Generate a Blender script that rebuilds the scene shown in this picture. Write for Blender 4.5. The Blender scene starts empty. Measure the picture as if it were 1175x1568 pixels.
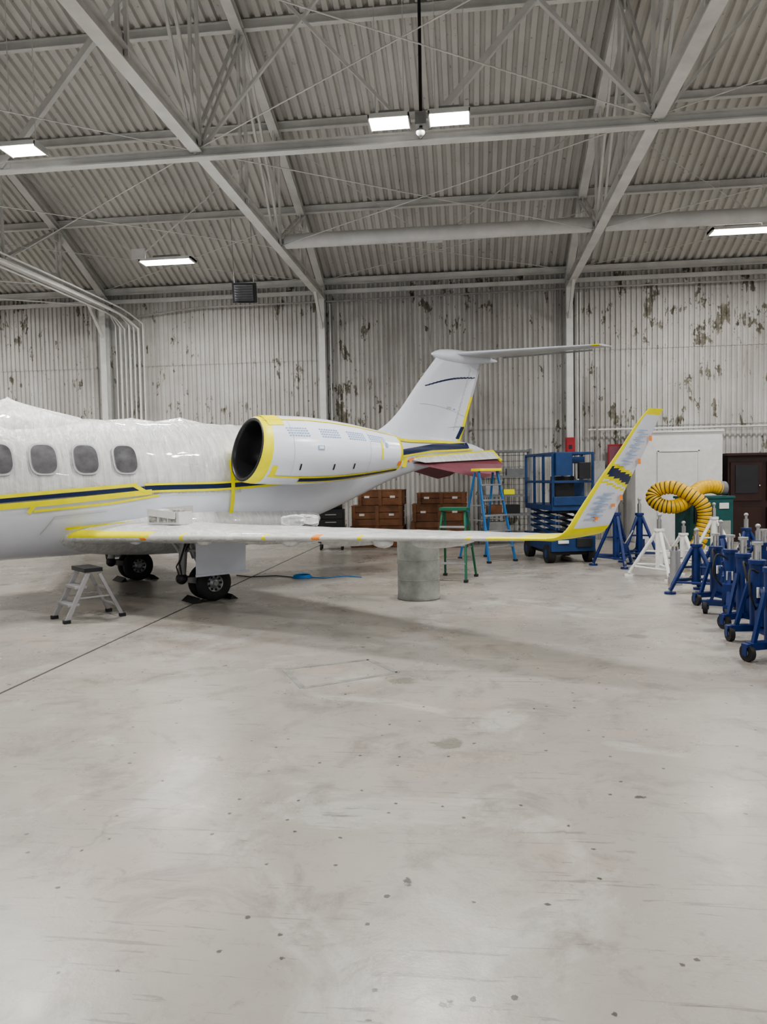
import bpy, bmesh, math, random
from mathutils import Vector, Matrix, noise
random.seed(7)
TH=math.radians(6.8); CT,ST=math.cos(TH),math.sin(TH)
def W(X,D,z=0.0):
    return Vector((CT*X-ST*D, ST*X+CT*D, z))

# ------------------------------------------------------------------ materials
def newmat(name):
    m=bpy.data.materials.new(name); m.use_nodes=True
    nt=m.node_tree; b=nt.nodes['Principled BSDF']
    return m,nt,b
def N(nt,t,**k):
    n=nt.nodes.new(t)
    for a,v in k.items(): setattr(n,a,v)
    return n
def ramp(nt,src,stops):
    r=N(nt,'ShaderNodeValToRGB'); e=r.color_ramp.elements
    while len(e)<len(stops): e.new(0.5)
    for i,(p,c) in enumerate(stops):
        e[i].position=p
        e[i].color=(c,c,c,1) if not isinstance(c,(tuple,list)) else (*c,1)
    nt.links.new(src,r.inputs[0]); return r.outputs[0]
def coord(nt,scale=(1,1,1),kind='Object',rot=(0,0,0)):
    tc=N(nt,'ShaderNodeTexCoord'); mp=N(nt,'ShaderNodeMapping')
    mp.inputs['Scale'].default_value=scale; mp.inputs['Rotation'].default_value=rot
    nt.links.new(tc.outputs[kind],mp.inputs['Vector']); return mp.outputs['Vector']
def noi(nt,vec,scale,detail=4,rough=.5,dist=0):
    n=N(nt,'ShaderNodeTexNoise'); n.inputs['Scale'].default_value=scale
    n.inputs['Detail'].default_value=detail; n.inputs['Roughness'].default_value=rough
    n.inputs['Distortion'].default_value=dist
    nt.links.new(vec,n.inputs['Vector']); return n.outputs['Fac']
def mixc(nt,fac,a,b,mode='MIX'):
    m=N(nt,'ShaderNodeMix',data_type='RGBA',blend_type=mode)
    for s,v in ((m.inputs[0],fac),(m.inputs[6],a),(m.inputs[7],b)):
        if isinstance(v,(int,float)): s.default_value=v
        elif isinstance(v,(tuple,list)): s.default_value=(*v,1)
        else: nt.links.new(v,s)
    return m.outputs[2]
def math_(nt,op,a,b=0.0):
    m=N(nt,'ShaderNodeMath',operation=op)
    for s,v in ((m.inputs[0],a),(m.inputs[1],b)):
        if isinstance(v,(int,float)): s.default_value=v
        else: nt.links.new(v,s)
    return m.outputs[0]
def bump(nt,b,h,strength=.3,dist=.02):
    bp=N(nt,'ShaderNodeBump'); bp.inputs['Strength'].default_value=strength
    bp.inputs['Distance'].default_value=dist
    nt.links.new(h,bp.inputs['Height']); nt.links.new(bp.outputs[0],b.inputs['Normal'])
def simple(name,col,rough=.5,metal=0,var=.12,vs=6,bmp=0,emit=0):
    m,nt,b=newmat(name)
    v=coord(nt); n=noi(nt,v,vs,5,.6)
    lo=tuple(c*(1-var) for c in col); hi=tuple(min(1,c*(1+var)) for c in col)
    c=ramp(nt,n,[(.3,lo),(.7,hi)])
    nt.links.new(c,b.inputs['Base Color'])
    b.inputs['Roughness'].default_value=rough; b.inputs['Metallic'].default_value=metal
    if bmp: bump(nt,b,noi(nt,v,vs*4,4,.6),bmp,.01)
    if emit:
        b.inputs['Emission Color'].default_value=(1,.97,.92,1); b.inputs['Emission Strength'].default_value=emit
        m.cycles.emission_sampling='NONE'
    return m

M={}
M['steel_white']=simple('painted_steel_white',(.64,.64,.63),.55,0,.14,2)
M['steel_grey']=simple('galvanised_steel',(.36,.36,.36),.45,.4,.2,5)
M['rack']=simple('grey_rack_paint',(.16,.17,.18),.5,0,.2,5)
M['dark']=simple('black_rubber',(.02,.02,.022),.6,0,.2)
M['blackmetal']=simple('black_metal',(.03,.03,.035),.4,.3)
M['yellow']=simple('yellow_masking_tape',(.84,.78,.015),.45,0,.06,8)
M['navy']=simple('navy_paint',(.010,.022,.085),.25,0,.1)
M['white']=simple('aircraft_white_paint',(.72,.75,.84),.2,0,.03,2)
M['blue']=simple('blue_jack_paint',(.008,.027,.13),.38,0,.3,6)
M['blue2']=simple('blue_lift_paint',(.012,.045,.14),.45,0,.2,6)
M['chrome']=simple('chromed_ram',(.7,.7,.72),.15,1,.05)
M['alu']=simple('aluminium',(.42,.42,.44),.38,.7,.1)
M['jwhite']=simple('white_jack_paint',(.70,.71,.69),.45,0,.1)
M['wood']=simple('brown_plywood',(.16,.07,.032),.6,0,.45,3,.2)
M['mahog']=simple('dark_mahogany',(.03,.012,.010),.35,0,.3,3)
M['green']=simple('green_fibreglass',(.015,.13,.07),.4,0,.15)
M['teal']=simple('teal_machine_paint',(.012,.09,.09),.45,0,.2)
M['lblue']=simple('blue_fibreglass',(.03,.15,.38),.4,0,.12)
M['orange']=simple('orange_tape',(.9,.3,.06),.5,0,.1)
M['red']=simple('red_paint',(.34,.02,.03),.4,0,.1)
M['maroon']=simple('maroon_primer',(.22,.075,.10),.3,0,.15,3)
M['text']=simple('pale_blue_print',(.28,.42,.66),.5,0,.1)
M['bluecable']=simple('blue_cable',(.03,.2,.5),.5)
M['concrete']=simple('concrete_drum',(.27,.28,.265),.8,0,.3,5,.3)
M['hosey']=simple('hose_yellow',(.70,.43,.02),.5,0,.2)
M['hosed']=simple('hose_black_band',(.06,.05,.02),.6,0,.15)
M['lamp']=simple('lamp_diffuser',(.9,.9,.9),.5,0,.02,4,0,14)
M['glassd']=simple('covered_cabin_window',(.13,.13,.14),.12,0,.45,4)
M['frame']=simple('window_frame',(.50,.51,.54),.3)
M['tyre']=simple('tyre',(.02,.02,.022),.7,0,.2)
M['hub']=simple('wheel_hub',(.30,.31,.33),.35,.6)
M['paper']=simple('crumpled_newsprint',(.33,.32,.30),.8,0,.75,20,.6)
M['duct']=simple('insulated_pipe_white',(.66,.66,.66),.5,0,.1,3)
M['intake']=simple('intake_dark',(.04,.04,.045),.35,.5)
M['marking']=simple('faded_floor_paint',(.25,.25,.24),.45,0,.3,9)
M['joint']=simple('floor_joint_sealant',(.06,.06,.055),.7)
M['door']=simple('white_partition',(.62,.62,.62),.5,0,.08)

def film():
    m,nt,b=newmat('plastic_masking_film')
    v=coord(nt,(11,3,.9)); n=noi(nt,v,1.6,6,.6,.6)
    v2=coord(nt,(2,2,2)); n2=noi(nt,v2,2,4,.55,1.2)
    h=math_(nt,'ADD',n,math_(nt,'MULTIPLY',n2,.6))
    c=ramp(nt,h,[(.6,(.58,.59,.60)),(1.0,(.78,.79,.80))])
    nt.links.new(c,b.inputs['Base Color'])
    b.inputs['Roughness'].default_value=.24
    b.inputs['Coat Weight'].default_value=.3
    bump(nt,b,h,.75,.045); return m
M['film']=film()
def wallmat():
    m,nt,b=newmat('peeling_painted_corrugated_wall')
    v=coord(nt,(1,1,.5)); n1=noi(nt,v,3.1,10,.7,.25)
    vr=coord(nt,(1,1,1)); n2=noi(nt,vr,.42,3,.5)
    tc=N(nt,'ShaderNodeTexCoord'); sp=N(nt,'ShaderNodeSeparateXYZ'); nt.links.new(tc.outputs['Object'],sp.inputs[0])
    hx=N(nt,'ShaderNodeMapRange'); hx.inputs[1].default_value=3; hx.inputs[2].default_value=6; hx.inputs[3].default_value=.15; hx.inputs[4].default_value=1
    nt.links.new(sp.outputs[0],hx.inputs[0])
    hz=N(nt,'ShaderNodeMapRange'); hz.inputs[1].default_value=4.6; hz.inputs[2].default_value=6.2; hz.inputs[3].default_value=.1; hz.inputs[4].default_value=1
    nt.links.new(sp.outputs[2],hz.inputs[0])
    extra=math_(nt,'MULTIPLY',math_(nt,'MULTIPLY',hx.outputs[0],hz.outputs[0]),.085)
    s=math_(nt,'ADD',math_(nt,'ADD',n1,math_(nt,'MULTIPLY',n2,.45)),extra)
    peel=ramp(nt,s,[(.834,0.0),(.842,1.0)])
    vs=coord(nt,(6,6,.25)); n3=noi(nt,vs,1.5,5,.6)
    base=ramp(nt,n3,[(.3,(.44,.435,.425)),(.7,(.60,.595,.585))])
    n4=noi(nt,vr,.8,5,.6)
    base=mixc(nt,.65,base,ramp(nt,n4,[(.3,(.60,.57,.54)),(.7,(1,1,1))]),'MULTIPLY')
    n6=noi(nt,coord(nt,(9,9,.5)),1.3,6,.65)
    base=mixc(nt,ramp(nt,n6,[(.66,0.0),(.70,.7)]),base,(.19,.17,.14))
    n5=noi(nt,coord(nt,(1,1,.5)),15,4,.6)
    fleck=ramp(nt,n5,[(.67,0.0),(.70,.8)])
    base=mixc(nt,fleck,base,(.17,.14,.11))
    pc=ramp(nt,noi(nt,vr,6,6,.7),[(.35,(.075,.07,.05)),(.7,(.26,.245,.20))])
    c=mixc(nt,peel,base,pc)
    nt.links.new(c,b.inputs['Base Color']); b.inputs['Roughness'].default_value=.6
    bump(nt,b,peel,-.4,.01); return m
M['wall']=wallmat()
def roofmat():
    m,nt,b=newmat('painted_corrugated_roof')
    v=coord(nt); n=noi(nt,v,.7,5,.6)
    c=ramp(nt,n,[(.3,(.50,.49,.47)),(.7,(.64,.63,.605))])
    n5=noi(nt,v,9,3,.6); c=mixc(nt,ramp(nt,n5,[(.66,0.0),(.72,.7)]),c,(.2,.18,.155))
    nt.links.new(c,b.inputs['Base Color']); b.inputs['Roughness'].default_value=.6; return m
M['roof']=roofmat()
def floormat():
    m,nt,b=newmat('sealed_concrete_floor')
    v=coord(nt)
    n=noi(nt,v,.45,7,.62,.3)
    c=ramp(nt,n,[(.3,(.29,.275,.25)),(.7,(.40,.385,.355))])
    c=mixc(nt,ramp(nt,noi(nt,v,.9,4,.55),[(.48,0.0),(.70,.5)]),c,(.40,.32,.28))
    c=mixc(nt,ramp(nt,noi(nt,coord(nt,(1,1,1),rot=(0,0,1)),.6,8,.7,1.0),[(.56,0.0),(.62,.55)]),c,(.48,.48,.46))
    st=noi(nt,v,2.2,9,.74,.6); c=mixc(nt,ramp(nt,st,[(.51,0.0),(.66,.65)]),c,(.19,.175,.155))
    s2=noi(nt,v,.8,9,.78,.4); c=mixc(nt,ramp(nt,s2,[(.59,0.0),(.65,.5)]),c,(.16,.15,.135))
    s3=noi(nt,v,7,7,.75,.3); c=mixc(nt,ramp(nt,s3,[(.58,0.0),(.70,.5)]),c,(.17,.16,.14))
    for rz_,sc_,a in((.0,2.0,.5),(.9,1.6,.5),(2.1,1.8,.5)):
        sc=noi(nt,coord(nt,(.9,16,1),rot=(0,0,rz_)),sc_,6,.65,.8); c=mixc(nt,ramp(nt,sc,[(.635,0.0),(.655,a)]),c,(.15,.14,.13))
    def chips(scale,th,col,keep,nz):
        vo=N(nt,'ShaderNodeTexVoronoi'); vo.voronoi_dimensions='2D'; vo.inputs['Scale'].default_value=scale; nt.links.new(v,vo.inputs['Vector'])
        dv=math_(nt,'ADD',vo.outputs['Distance'],math_(nt,'MULTIPLY',noi(nt,v,nz,4,.7),.16))
        rnd=N(nt,'ShaderNodeSeparateColor'); nt.links.new(vo.outputs['Color'],rnd.inputs[0])
        sel=math_(nt,'GREATER_THAN',rnd.outputs[0],keep)
        return math_(nt,'MULTIPLY',ramp(nt,dv,[(th,1.0),(th+.012,0.0)]),sel),col
    for ch,col in (chips(3.6,.105,(.05,.045,.04),.4,30),chips(1.1,.092,(.04,.04,.035),.6,14),chips(.55,.13,(.20,.19,.16),.65,6)):
        c=mixc(nt,math_(nt,'MULTIPLY',ch,.85),c,col)
    vc=N(nt,'ShaderNodeTexVoronoi'); vc.voronoi_dimensions='2D'; vc.feature='DISTANCE_TO_EDGE'; vc.inputs['Scale'].default_value=.35
    wv=N(nt,'ShaderNodeVectorMath',operation='ADD'); nn=N(nt,'ShaderNodeTexNoise'); nn.inputs['Scale'].default_value=1.5; nn.inputs['Detail'].default_value=6
    nt.links.new(v,nn.inputs['Vector']); nt.links.new(v,wv.inputs[0]); nt.links.new(nn.outputs['Color'],wv.inputs[1]); nt.links.new(wv.outputs[0],vc.inputs['Vector'])
    cr=math_(nt,'MULTIPLY',ramp(nt,vc.outputs['Distance'],[(.0008,1.0),(.003,0.0)]),ramp(nt,noi(nt,v,.8,3),[(.50,0.0),(.62,.45)]))
    c=mixc(nt,cr,c,(.16,.15,.14))
    nt.links.new(c,b.inputs['Base Color'])
    r=ramp(nt,noi(nt,v,1.3,6,.65),[(.3,.22),(.7,.40)]); nt.links.new(r,b.inputs['Roughness'])
    b.inputs['IOR'].default_value=1.5
    bump(nt,b,noi(nt,v,9,6,.7),.14,.012); return m
M['floor']=floormat()

# ------------------------------------------------------------------ mesh builder
class MB:
    def __init__(s): s.v=[];s.f=[];s.m=[];s.s=[];s.mats=[]
    def mi(s,k):
        m=M[k]
        if m not in s.mats: s.mats.append(m)
        return s.mats.index(m)
    def add(s,vs,fs,k,smooth=False):
        o=len(s.v); s.v+= [Vector(v) for v in vs]
        for i,f in enumerate(fs):
            s.f.append([o+a for a in f]); kk=k[i] if isinstance(k,list) else k
            s.m.append(s.mi(kk)); s.s.append(smooth)
    def box(s,c,sz,k,rot=None):
        c=Vector(c); R=rot or Matrix.Identity(3); h=[a/2 for a in sz]
        vs=[c+R@Vector((x*h[0],y*h[1],z*h[2])) for x in(-1,1) for y in(-1,1) for z in(-1,1)]
        s.add(vs,[(0,1,3,2),(4,6,7,5),(0,4,5,1),(2,3,7,6),(0,2,6,4),(1,5,7,3)],k)
    def bar(s,a,b,w,h,k,up=(0,0,1)):
        a=Vector(a);b=Vector(b);d=(b-a); L=d.length
        if L<1e-6: return
        d.normalize(); u=Vector(up)
        if abs(d.dot(u))>.98: u=Vector((0,1,0))
        x=d.cross(u).normalized(); z=x.cross(d)
        R=Matrix((x,d,z)).transposed(); s.box((a+b)/2,(w,L,h),k,R)
    def ibeam(s,a,b,w,h,k,up=(0,0,1),t=.02):
        a=Vector(a);b=Vector(b);d=(b-a).normalized();u=Vector(up)
        if abs(d.dot(u))>.98:u=Vector((0,1,0))
        x=d.cross(u).normalized();z=x.cross(d)
        s.bar(a,b,t,h,k,up); s.bar(a+z*h/2,b+z*h/2,w,t,k,up); s.bar(a-z*h/2,b-z*h/2,w,t,k,up)
    def tube(s,pts,r,k,n=10,cap=True):
        pts=[Vector(p) for p in pts]; N_=len(pts); rs=r if isinstance(r,list) else [r]*N_
        T=[(pts[min(i+1,N_-1)]-pts[max(i-1,0)]).normalized() for i in range(N_)]
        u=Vector((0,0,1)) if abs(T[0].z)<.9 else Vector((1,0,0))
        x=T[0].cross(u).normalized(); vs=[]
        for i in range(N_):
            x=(x-T[i]*x.dot(T[i])).normalized(); y=T[i].cross(x)
            for j in range(n):
                a=2*math.pi*j/n; vs.append(pts[i]+(x*math.cos(a)+y*math.sin(a))*rs[i])
        fs=[];ks=[]
        for i in range(N_-1):
            for j in range(n):
                fs.append((i*n+j,i*n+(j+1)%n,(i+1)*n+(j+1)%n,(i+1)*n+j)); ks.append(k[i%len(k)] if isinstance(k,list) else k)
        s.add(vs,fs,ks,True)
        if cap:
            k0=k[0] if isinstance(k,list) else k
            s.add(vs[:n],[tuple(range(n))[::-1]],k0); s.add(vs[-n:],[tuple(range(n))],k0)
    def cyl(s,a,b,r,k,n=16,r2=None): s.tube([a,b],[r,r if r2 is None else r2],k,n)
    def loft(s,rings,k,cap=True,smooth=True,closed=True):
        n=len(rings[0]); vs=[p for r in rings for p in r]; fs=[];ks=[]
        for i in range(len(rings)-1):
            for j in range(n if closed else n-1):
                fs.append((i*n+j,i*n+(j+1)%n,(i+1)*n+(j+1)%n,(i+1)*n+j)); ks.append(k(i,j) if callable(k) else k)
        s.add(vs,fs,ks,smooth)
        if cap and closed:
            k0=k(0,0) if callable(k) else k; k1=k(len(rings)-2,0) if callable(k) else k
            s.add(rings[0],[tuple(range(n))[::-1]],k0); s.add(rings[-1],[tuple(range(n))],k1)
    def torus(s,c,ax,R,r,k,n=28,m=8):
        c=Vector(c);ax=Vector(ax).normalized();u=Vector((0,0,1)) if abs(ax.z)<.9 else Vector((1,0,0))
        x=ax.cross(u).normalized();y=ax.cross(x);rings=[]
        for i in range(n+1):
            a=2*math.pi*i/n;d=x*math.cos(a)+y*math.sin(a)
            rings.append([c+d*(R+r*math.cos(2*math.pi*j/m))+ax*r*math.sin(2*math.pi*j/m) for j in range(m)])
        s.loft(rings,k,cap=False)
    def ell(s,c,rx,ry,rz,k,n=14,m=10):
        c=Vector(c); rings=[]
        for i in range(1,m):
            p=math.pi*i/m
            rings.append([c+Vector((rx*math.cos(p),ry*math.sin(p)*math.cos(2*math.pi*j/n),rz*math.sin(p)*math.sin(2*math.pi*j/n))) for j in range(n)])
        s.loft(rings,k)
    def obj(s,name,parent=None,loc=(0,0,0),rotz=0,bevel=0,recalc=True):
        me=bpy.data.meshes.new(name); me.from_pydata([tuple(v) for v in s.v],[],s.f)
        for m in s.mats: me.materials.append(m)
        me.polygons.foreach_set('material_index',s.m); me.polygons.foreach_set('use_smooth',s.s)
        me.update()
        if recalc:
            bm=bmesh.new(); bm.from_mesh(me); bmesh.ops.recalc_face_normals(bm,faces=bm.faces); bm.to_mesh(me); bm.free()
        o=bpy.data.objects.new(name,me); bpy.context.scene.collection.objects.link(o)
        o.location=loc; o.rotation_euler=(0,0,rotz)
        if parent: o.parent=parent
        if bevel:
            b=o.modifiers.new('bevel','BEVEL'); b.width=bevel; b.segments=2; b.limit_method='ANGLE'
        return o
def empty(name,loc=(0,0,0),rotz=0):
    e=bpy.data.objects.new(name,None); bpy.context.scene.collection.objects.link(e)
    e.location=loc; e.rotation_euler=(0,0,rotz); e.empty_display_size=.3; return e
def interp(tab,x):
    if x<=tab[0][0]: return tab[0][1:]
    for i in range(len(tab)-1):
        a,b=tab[i],tab[i+1]
        if x<=b[0]:
            f=(x-a[0])/(b[0]-a[0]); p=tab[max(i-1,0)]; q=tab[min(i+2,len(tab)-1)]
            out=[]
            for k in range(1,len(a)):
                m0=(b[k]-p[k])/(b[0]-p[0])*(b[0]-a[0]); m1=(q[k]-a[k])/(q[0]-a[0])*(b[0]-a[0])
                f2,f3=f*f,f*f*f
                out.append((2*f3-3*f2+1)*a[k]+(f3-2*f2+f)*m0+(-2*f3+3*f2)*b[k]+(f3-f2)*m1)
            return out
    return tab[-1][1:]
def cat(P,m=22):
    out=[]
    for i in range(len(P)-1):
        p0,p1,p2,p3=[Vector(P[max(0,min(len(P)-1,i+q))]) for q in(-1,0,1,2)]
        for k in range(m):
            t=k/m; out.append(.5*((2*p1)+(p2-p0)*t+(2*p0-5*p1+4*p2-p3)*t*t+(3*p1-p0-3*p2+p3)*t**3))
    out.append(Vector(P[-1])); return out

# ------------------------------------------------------------------ room
YW=19.07; X0,X1=-16.2,14.9; YB=-14.0
TX=[-16.0,-9.65,-3.75,2.45,8.65,14.75]
rt=[(0,6.6),(2.2,7.65),(4.4,8.5),(6.6,9.15),(8.8,9.65),(11,10.0),(13.2,10.2),(16.5,10.3)]
def rz(y):
    s=YW-y
    if s>16.5: s=33-s
    return interp(rt,max(s,0))[0]
b=MB(); b.box(((X0+X1)/2,(YW+YB)/2,-.1),(X1-X0+.4,YW-YB+.6,.2),'floor'); b.obj('floor')
def corr_wall(name,a,c,zs,pitch,depth,k,axis='x',yoff=0,face=-1):
    b=MB(); n=int((c-a)/pitch)
    prof=[]
    for i in range(n+1):
        x=a+i*pitch
        prof+=[(x,0),(x+pitch*.28,0),(x+pitch*.42,depth),(x+pitch*.86,depth)]
    for (z0,z1,o) in zs:
        rows=[]
        for z in (z0,z1):
            if axis=='x': rows.append([Vector((p[0],yoff+face*(p[1]+o),z)) for p in prof])
            else: rows.append([Vector((yoff+face*(p[1]+o),p[0],z)) for p in prof])
        b.loft(rows,k,cap=False,smooth=False,closed=False)
    return b
w=corr_wall('w',X0,X1,[(0,2.85,0),(2.8,4.75,.014),(4.7,6.75,.028)],.125,.038,'wall',yoff=YW+.03)
w.box(((X0+X1)/2,YW+.12,3.3),(X1-X0,.1,6.9),'wall')
w.obj('wall_back',recalc=False)
for nm,xx,fc in (('wall_left',X0,1),('wall_right',X1,-1)):
    w=corr_wall(nm,YB,YW,[(0,2.85,0),(2.8,4.75,.012),(4.7,6.75,.024)],.135,.03,'wall',axis='y',yoff=xx,face=fc)
    ys=[YB+(YW-YB)*i/24 for i in range(25)]
    w.loft([[Vector((xx,y,6.5)) for y in ys],[Vector((xx,y,rz(y)+.1)) for y in ys]],'wall',cap=False,smooth=False,closed=False)
    w.box((xx-fc*.1,(YB+YW)/2,3.3),(.1,YW-YB,6.9),'wall')
    w.obj(nm,recalc=False)
b=MB(); pitch=.19; n=int((X1-X0)/pitch); prof=[]
for i in range(n+1):
    x=X0+i*pitch; prof+=[(x,0),(x+pitch*.48,0),(x+pitch*.60,.07),(x+pitch*.88,.07)]
ys=[YW+.1-(YW+.1-YB)*i/40 for i in range(41)]
b.loft([[Vector((x,y,rz(y)+.12+d)) for x,d in prof] for y in ys],'roof',cap=False,smooth=False,closed=False)
b.loft([[Vector((x,y,rz(y)+.28)) for x in (X0,X1)] for y in ys],'roof',cap=False,smooth=False,closed=False)
b.obj('ceiling',recalc=False)
py=[YW-.1-2.2*i for i in range(15)]
XA,XB=X0+.12,X1-.12
b=MB()
for i,y in enumerate(py):
    z=rz(y)
    b.ibeam((XA,y,z+.03),(XB,y,z+.03),.1,.14,'steel_white',t=.016)
b.box(((X0+X1)/2,YW-.07,6.42),(X1-X0-.3,.08,.1),'steel_white')
b.obj('roof_purlins')
ZC=6.3
def truss(x):
    b=MB()
    b.ibeam((x,YW-.1,ZC),(x,YB,ZC),.17,.17,'steel_white',t=.02)
    nodes=[YW-.1-2.2*i for i in range(15)]
    for i in range(14):
        y0,y1=nodes[i],nodes[i+1]
        b.ibeam((x,y0,rz(y0)-.1),(x,y1,rz(y1)-.1),.17,.13,'steel_white',t=.02)
        if i>0:
            for dx in(-.05,.05): b.bar((x+dx,y0,ZC),(x+dx,y0,rz(y0)-.1),.045,.045,'steel_white')
        if i%2==1:
            for dx in(-.06,.06):
                b.bar((x+dx,y0,rz(y0)-.1),(x+dx,y1,ZC),.04,.05,'steel_white')
        elif i>0:
            for dx in(-.06,.06):
                b.bar((x+dx,y0,ZC),(x+dx,y1,rz(y1)-.1),.04,.05,'steel_white')
        b.box((x,y1,ZC+.13),(.03,.45,.26),'steel_white')
        b.box((x,y1,rz(y1)-.25),(.03,.4,.24),'steel_white')
    b.ibeam((x,YW-.19,0),(x,YW-.19,6.5),.16,.2,'steel_white',up=(0,1,0))
    b.bar((x,YW-.2,5.4),(x,YW-1.1,ZC),.07,.08,'steel_white')
    b.box((x,YW-.25,.02),(.36,.3,.04),'steel_white')
    return b.obj('roof_truss')
for x in TX[1:-1]: truss(x)
LY=[14.65,10.2,5.75,1.3,-3.1,-7.5]
ZL=6.2
b=MB()
for li,y in enumerate(LY):
    if li!=0: b.ibeam((XA,y,ZL),(XB,y,ZL),.14,.12,'steel_white')
    zt=rz(y)
    for i in range(5):
        xa,xb=TX[i],TX[i+1]; xm=(xa+xb)/2
        w1=.085 if li%2==1 else .02
        b.bar((xm,y,ZL),(xb,y,zt-.1),w1,w1,'steel_white'); b.bar((xm,y,ZL),(xa,y,zt-.1),w1*.5,w1*.5,'steel_white')
        if li%2==1:
            b.bar((xa,y,ZL),(xm,y,zt),.05,.04,'steel_white'); b.bar((xb,y,ZL),(xm,y,zt),.08,.05,'steel_white')
        b.box((xm,y,ZL+.08),(.3,.03,.2),'steel_white')
ylist=[YW-.25]+LY
for j in range(len(ylist)-1):
    za=ZC+.36 if j==0 else ZC-.03
    for i in range(5):
        b.cyl((TX[i],ylist[j],za),(TX[i+1],ylist[j+1],za),.008,'steel_white',6)
        b.cyl((TX[i+1],ylist[j],za-.03),(TX[i],ylist[j+1],za-.03),.008,'steel_white',6)
b.obj('lateral_bracing')
b=MB()
for i in (2,3,4):
    a,c=TX[i]+.12,TX[i+1]-.12
    b.tube([(a,14.65,6.36),(a+.02,14.65,6.36),(c-.02,14.65,6.36),(c,14.65,6.36)],[.11,.14,.14,.11],'duct',16)
b.obj('insulated_header_pipe')

# lights
def lamp(name,x,y,z,lx,ly,power,hang):
    e=MB()
    e.box((0,0,.05),(lx,ly,.06),'steel_white'); e.box((0,0,.11),(lx*.5,ly*.5,.07),'steel_grey')
    e.box((0,0,.012),(lx*.94,ly*.9,.02),'lamp')
    for sx in(-1,1):
        e.box((sx*lx*.485,0,.03),(lx*.03,ly,.07),'steel_white')
        e.cyl((sx*lx*.35,0,.08),(sx*lx*.35,0,hang),.006,'steel_white',6)
    o=e.obj(name,loc=(x,y,z))
    l=bpy.data.lights.new('lamp_glow','AREA'); l.shape='RECTANGLE'; l.size=lx*.9; l.size_y=ly*.9; l.energy=power; l.color=(1,.975,.93)
    lo=bpy.data.objects.new('lamp_emitter',l); bpy.context.scene.collection.objects.link(lo); lo.location=(0,0,-.02); lo.parent=o
LP=180
for x in (-13.05,-6.6,5.45,11.8): lamp('highbay_lamp',x,15.9,6.45,1.2,.35,LP,rz(15.9)-6.45)
for xc in (-13.05,-6.35,-.6,5.6,11.8):
    for d in(-.38,.38): lamp('highbay_lamp',xc+d,9.6,6.13,.52,.32,LP*.7,rz(9.72)-6.15)
for y in (3.2,-4.5):
    for x in (-13.05,-6.7,-.6,5.55,11.8): lamp('highbay_lamp',x,y,6.25,1.2,.35,LP*.85,rz(y)-6.25)
b=MB(); b.cyl((-.6,9.9,6.2),(-.6,9.9,rz(9.9)),.022,'blackmetal',8); b.box((-.6,9.9,6.3),(.14,.14,.16),'steel_grey'); b.ell((-.6,9.8,6.1),.06,.06,.05,'steel_grey')
b.obj('ceiling_conduit_drop')
b=MB()
hx=W(-3.1,17.2)
b.box((0,0,0),(.52,.26,.44),'blackmetal'); b.box((0,-.15,0),(.42,.04,.34),'rack')
for i in range(6): b.box((0,-.18,-.14+i*.056),(.40,.02,.012),'dark')
for sx in(-.22,.22): b.cyl((sx,0,.2),(sx,0,1.6),.01,'steel_grey',6)
o=b.obj('unit_heater',loc=(hx.x,hx.y,5.92)); o.rotation_euler=(.25,0,.15)
b=MB()
for i in range(7):
    dx=.09*i; z=6.08-.06*(i%3)
    b.tube([(-9.5+dx,4.0,z+.1),(-9.5+dx,12,z),(-9.45+dx,16,z+.02),(-9.4+dx,18.2,z),(-9.35+dx,18.6,z-.06),(-9.3+dx*1.4,18.8,z-.3),(-9.3+dx*1.4,18.82,5),(-9.3+dx*1.4,18.82,3.0 if i%2 else .8)],.02+.01*(i%2),'steel_white',8)
for i,y in enumerate((8,11,13,14.5,16.5)):
    b.tube([(-13,y-1.5,6.35+.08*i),(-11,y,6.0),(-9.4,y+1.0,6.02)],.016,'steel_white',6)
b.tube([(-9.3,18.86,5.95),(-7,18.86,6.15),(-3.9,18.86,6.15),(2.3,18.86,6.2),(14,18.86,6.2)],.02,'steel_grey',8)
b.tube([(2.9,18.9,2.72),(5,18.9,2.72),(9,18.9,2.72)],.022,'steel_white',8)
b.obj('electrical_conduits')
b=MB()
for x in (-3.55,2.65,2.72): b.cyl((x,18.9,0),(x,18.9,6.1),.02,'steel_white',8)
b.box((-3.5,18.88,1.6),(.3,.14,.5),'steel_grey')
b.obj('column_conduits')

# ------------------------------------------------------------------ floor marks
b=MB()
b.box((-3.7,(YB+YW)/2,.001),(.02,YW-YB-.4,.004),'joint')
b.obj('floor_joint')
b=MB()
q=[W(-.88,6.33),W(-.16,6.62),W(.1,6.16),W(-.66,5.75)]
for i in range(4):
    p,r=q[i],q[(i+1)%4]; b.bar(p+Vector((0,0,.001)),r+Vector((0,0,.001)),.05,.003,'marking')
b.obj('floor_marking')

# ------------------------------------------------------------------ AIRCRAFT
org=W(-3.3,11.25); ANG=math.atan2(.62,.78)+TH
jet=empty('business_jet',(org.x,org.y,0),ANG)
def L(t,l,z): return Vector((t,-l,z))
fus=[(-9.75,1.42,.02,.02),(-9.55,1.42,.2,.2),(-9.1,1.42,.38,.36),(-8.4,1.46,.56,.54),(-7.6,1.52,.74,.68),(-6.9,1.57,.87,.86),(-6.2,1.58,.93,.94),(-5,1.58,.95,.95),(0,1.58,.95,.95),(1.2,1.585,.94,.93),(2,1.65,.85,.85),(2.8,1.78,.72,.74),(3.5,1.89,.58,.61),(4.4,2.04,.42,.44),(5.5,2.13,.27,.28),(6.5,2.15,.15,.15),(6.9,2.15,.04,.04)]
def fring(t):
    zc,ry,rzz=interp(fus,t); return zc,max(ry,.01),max(rzz,.01)
NS=96
ts=[-9.75+ (16.65)*i/220 for i in range(221)]
b=MB(); rings=[]
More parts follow.
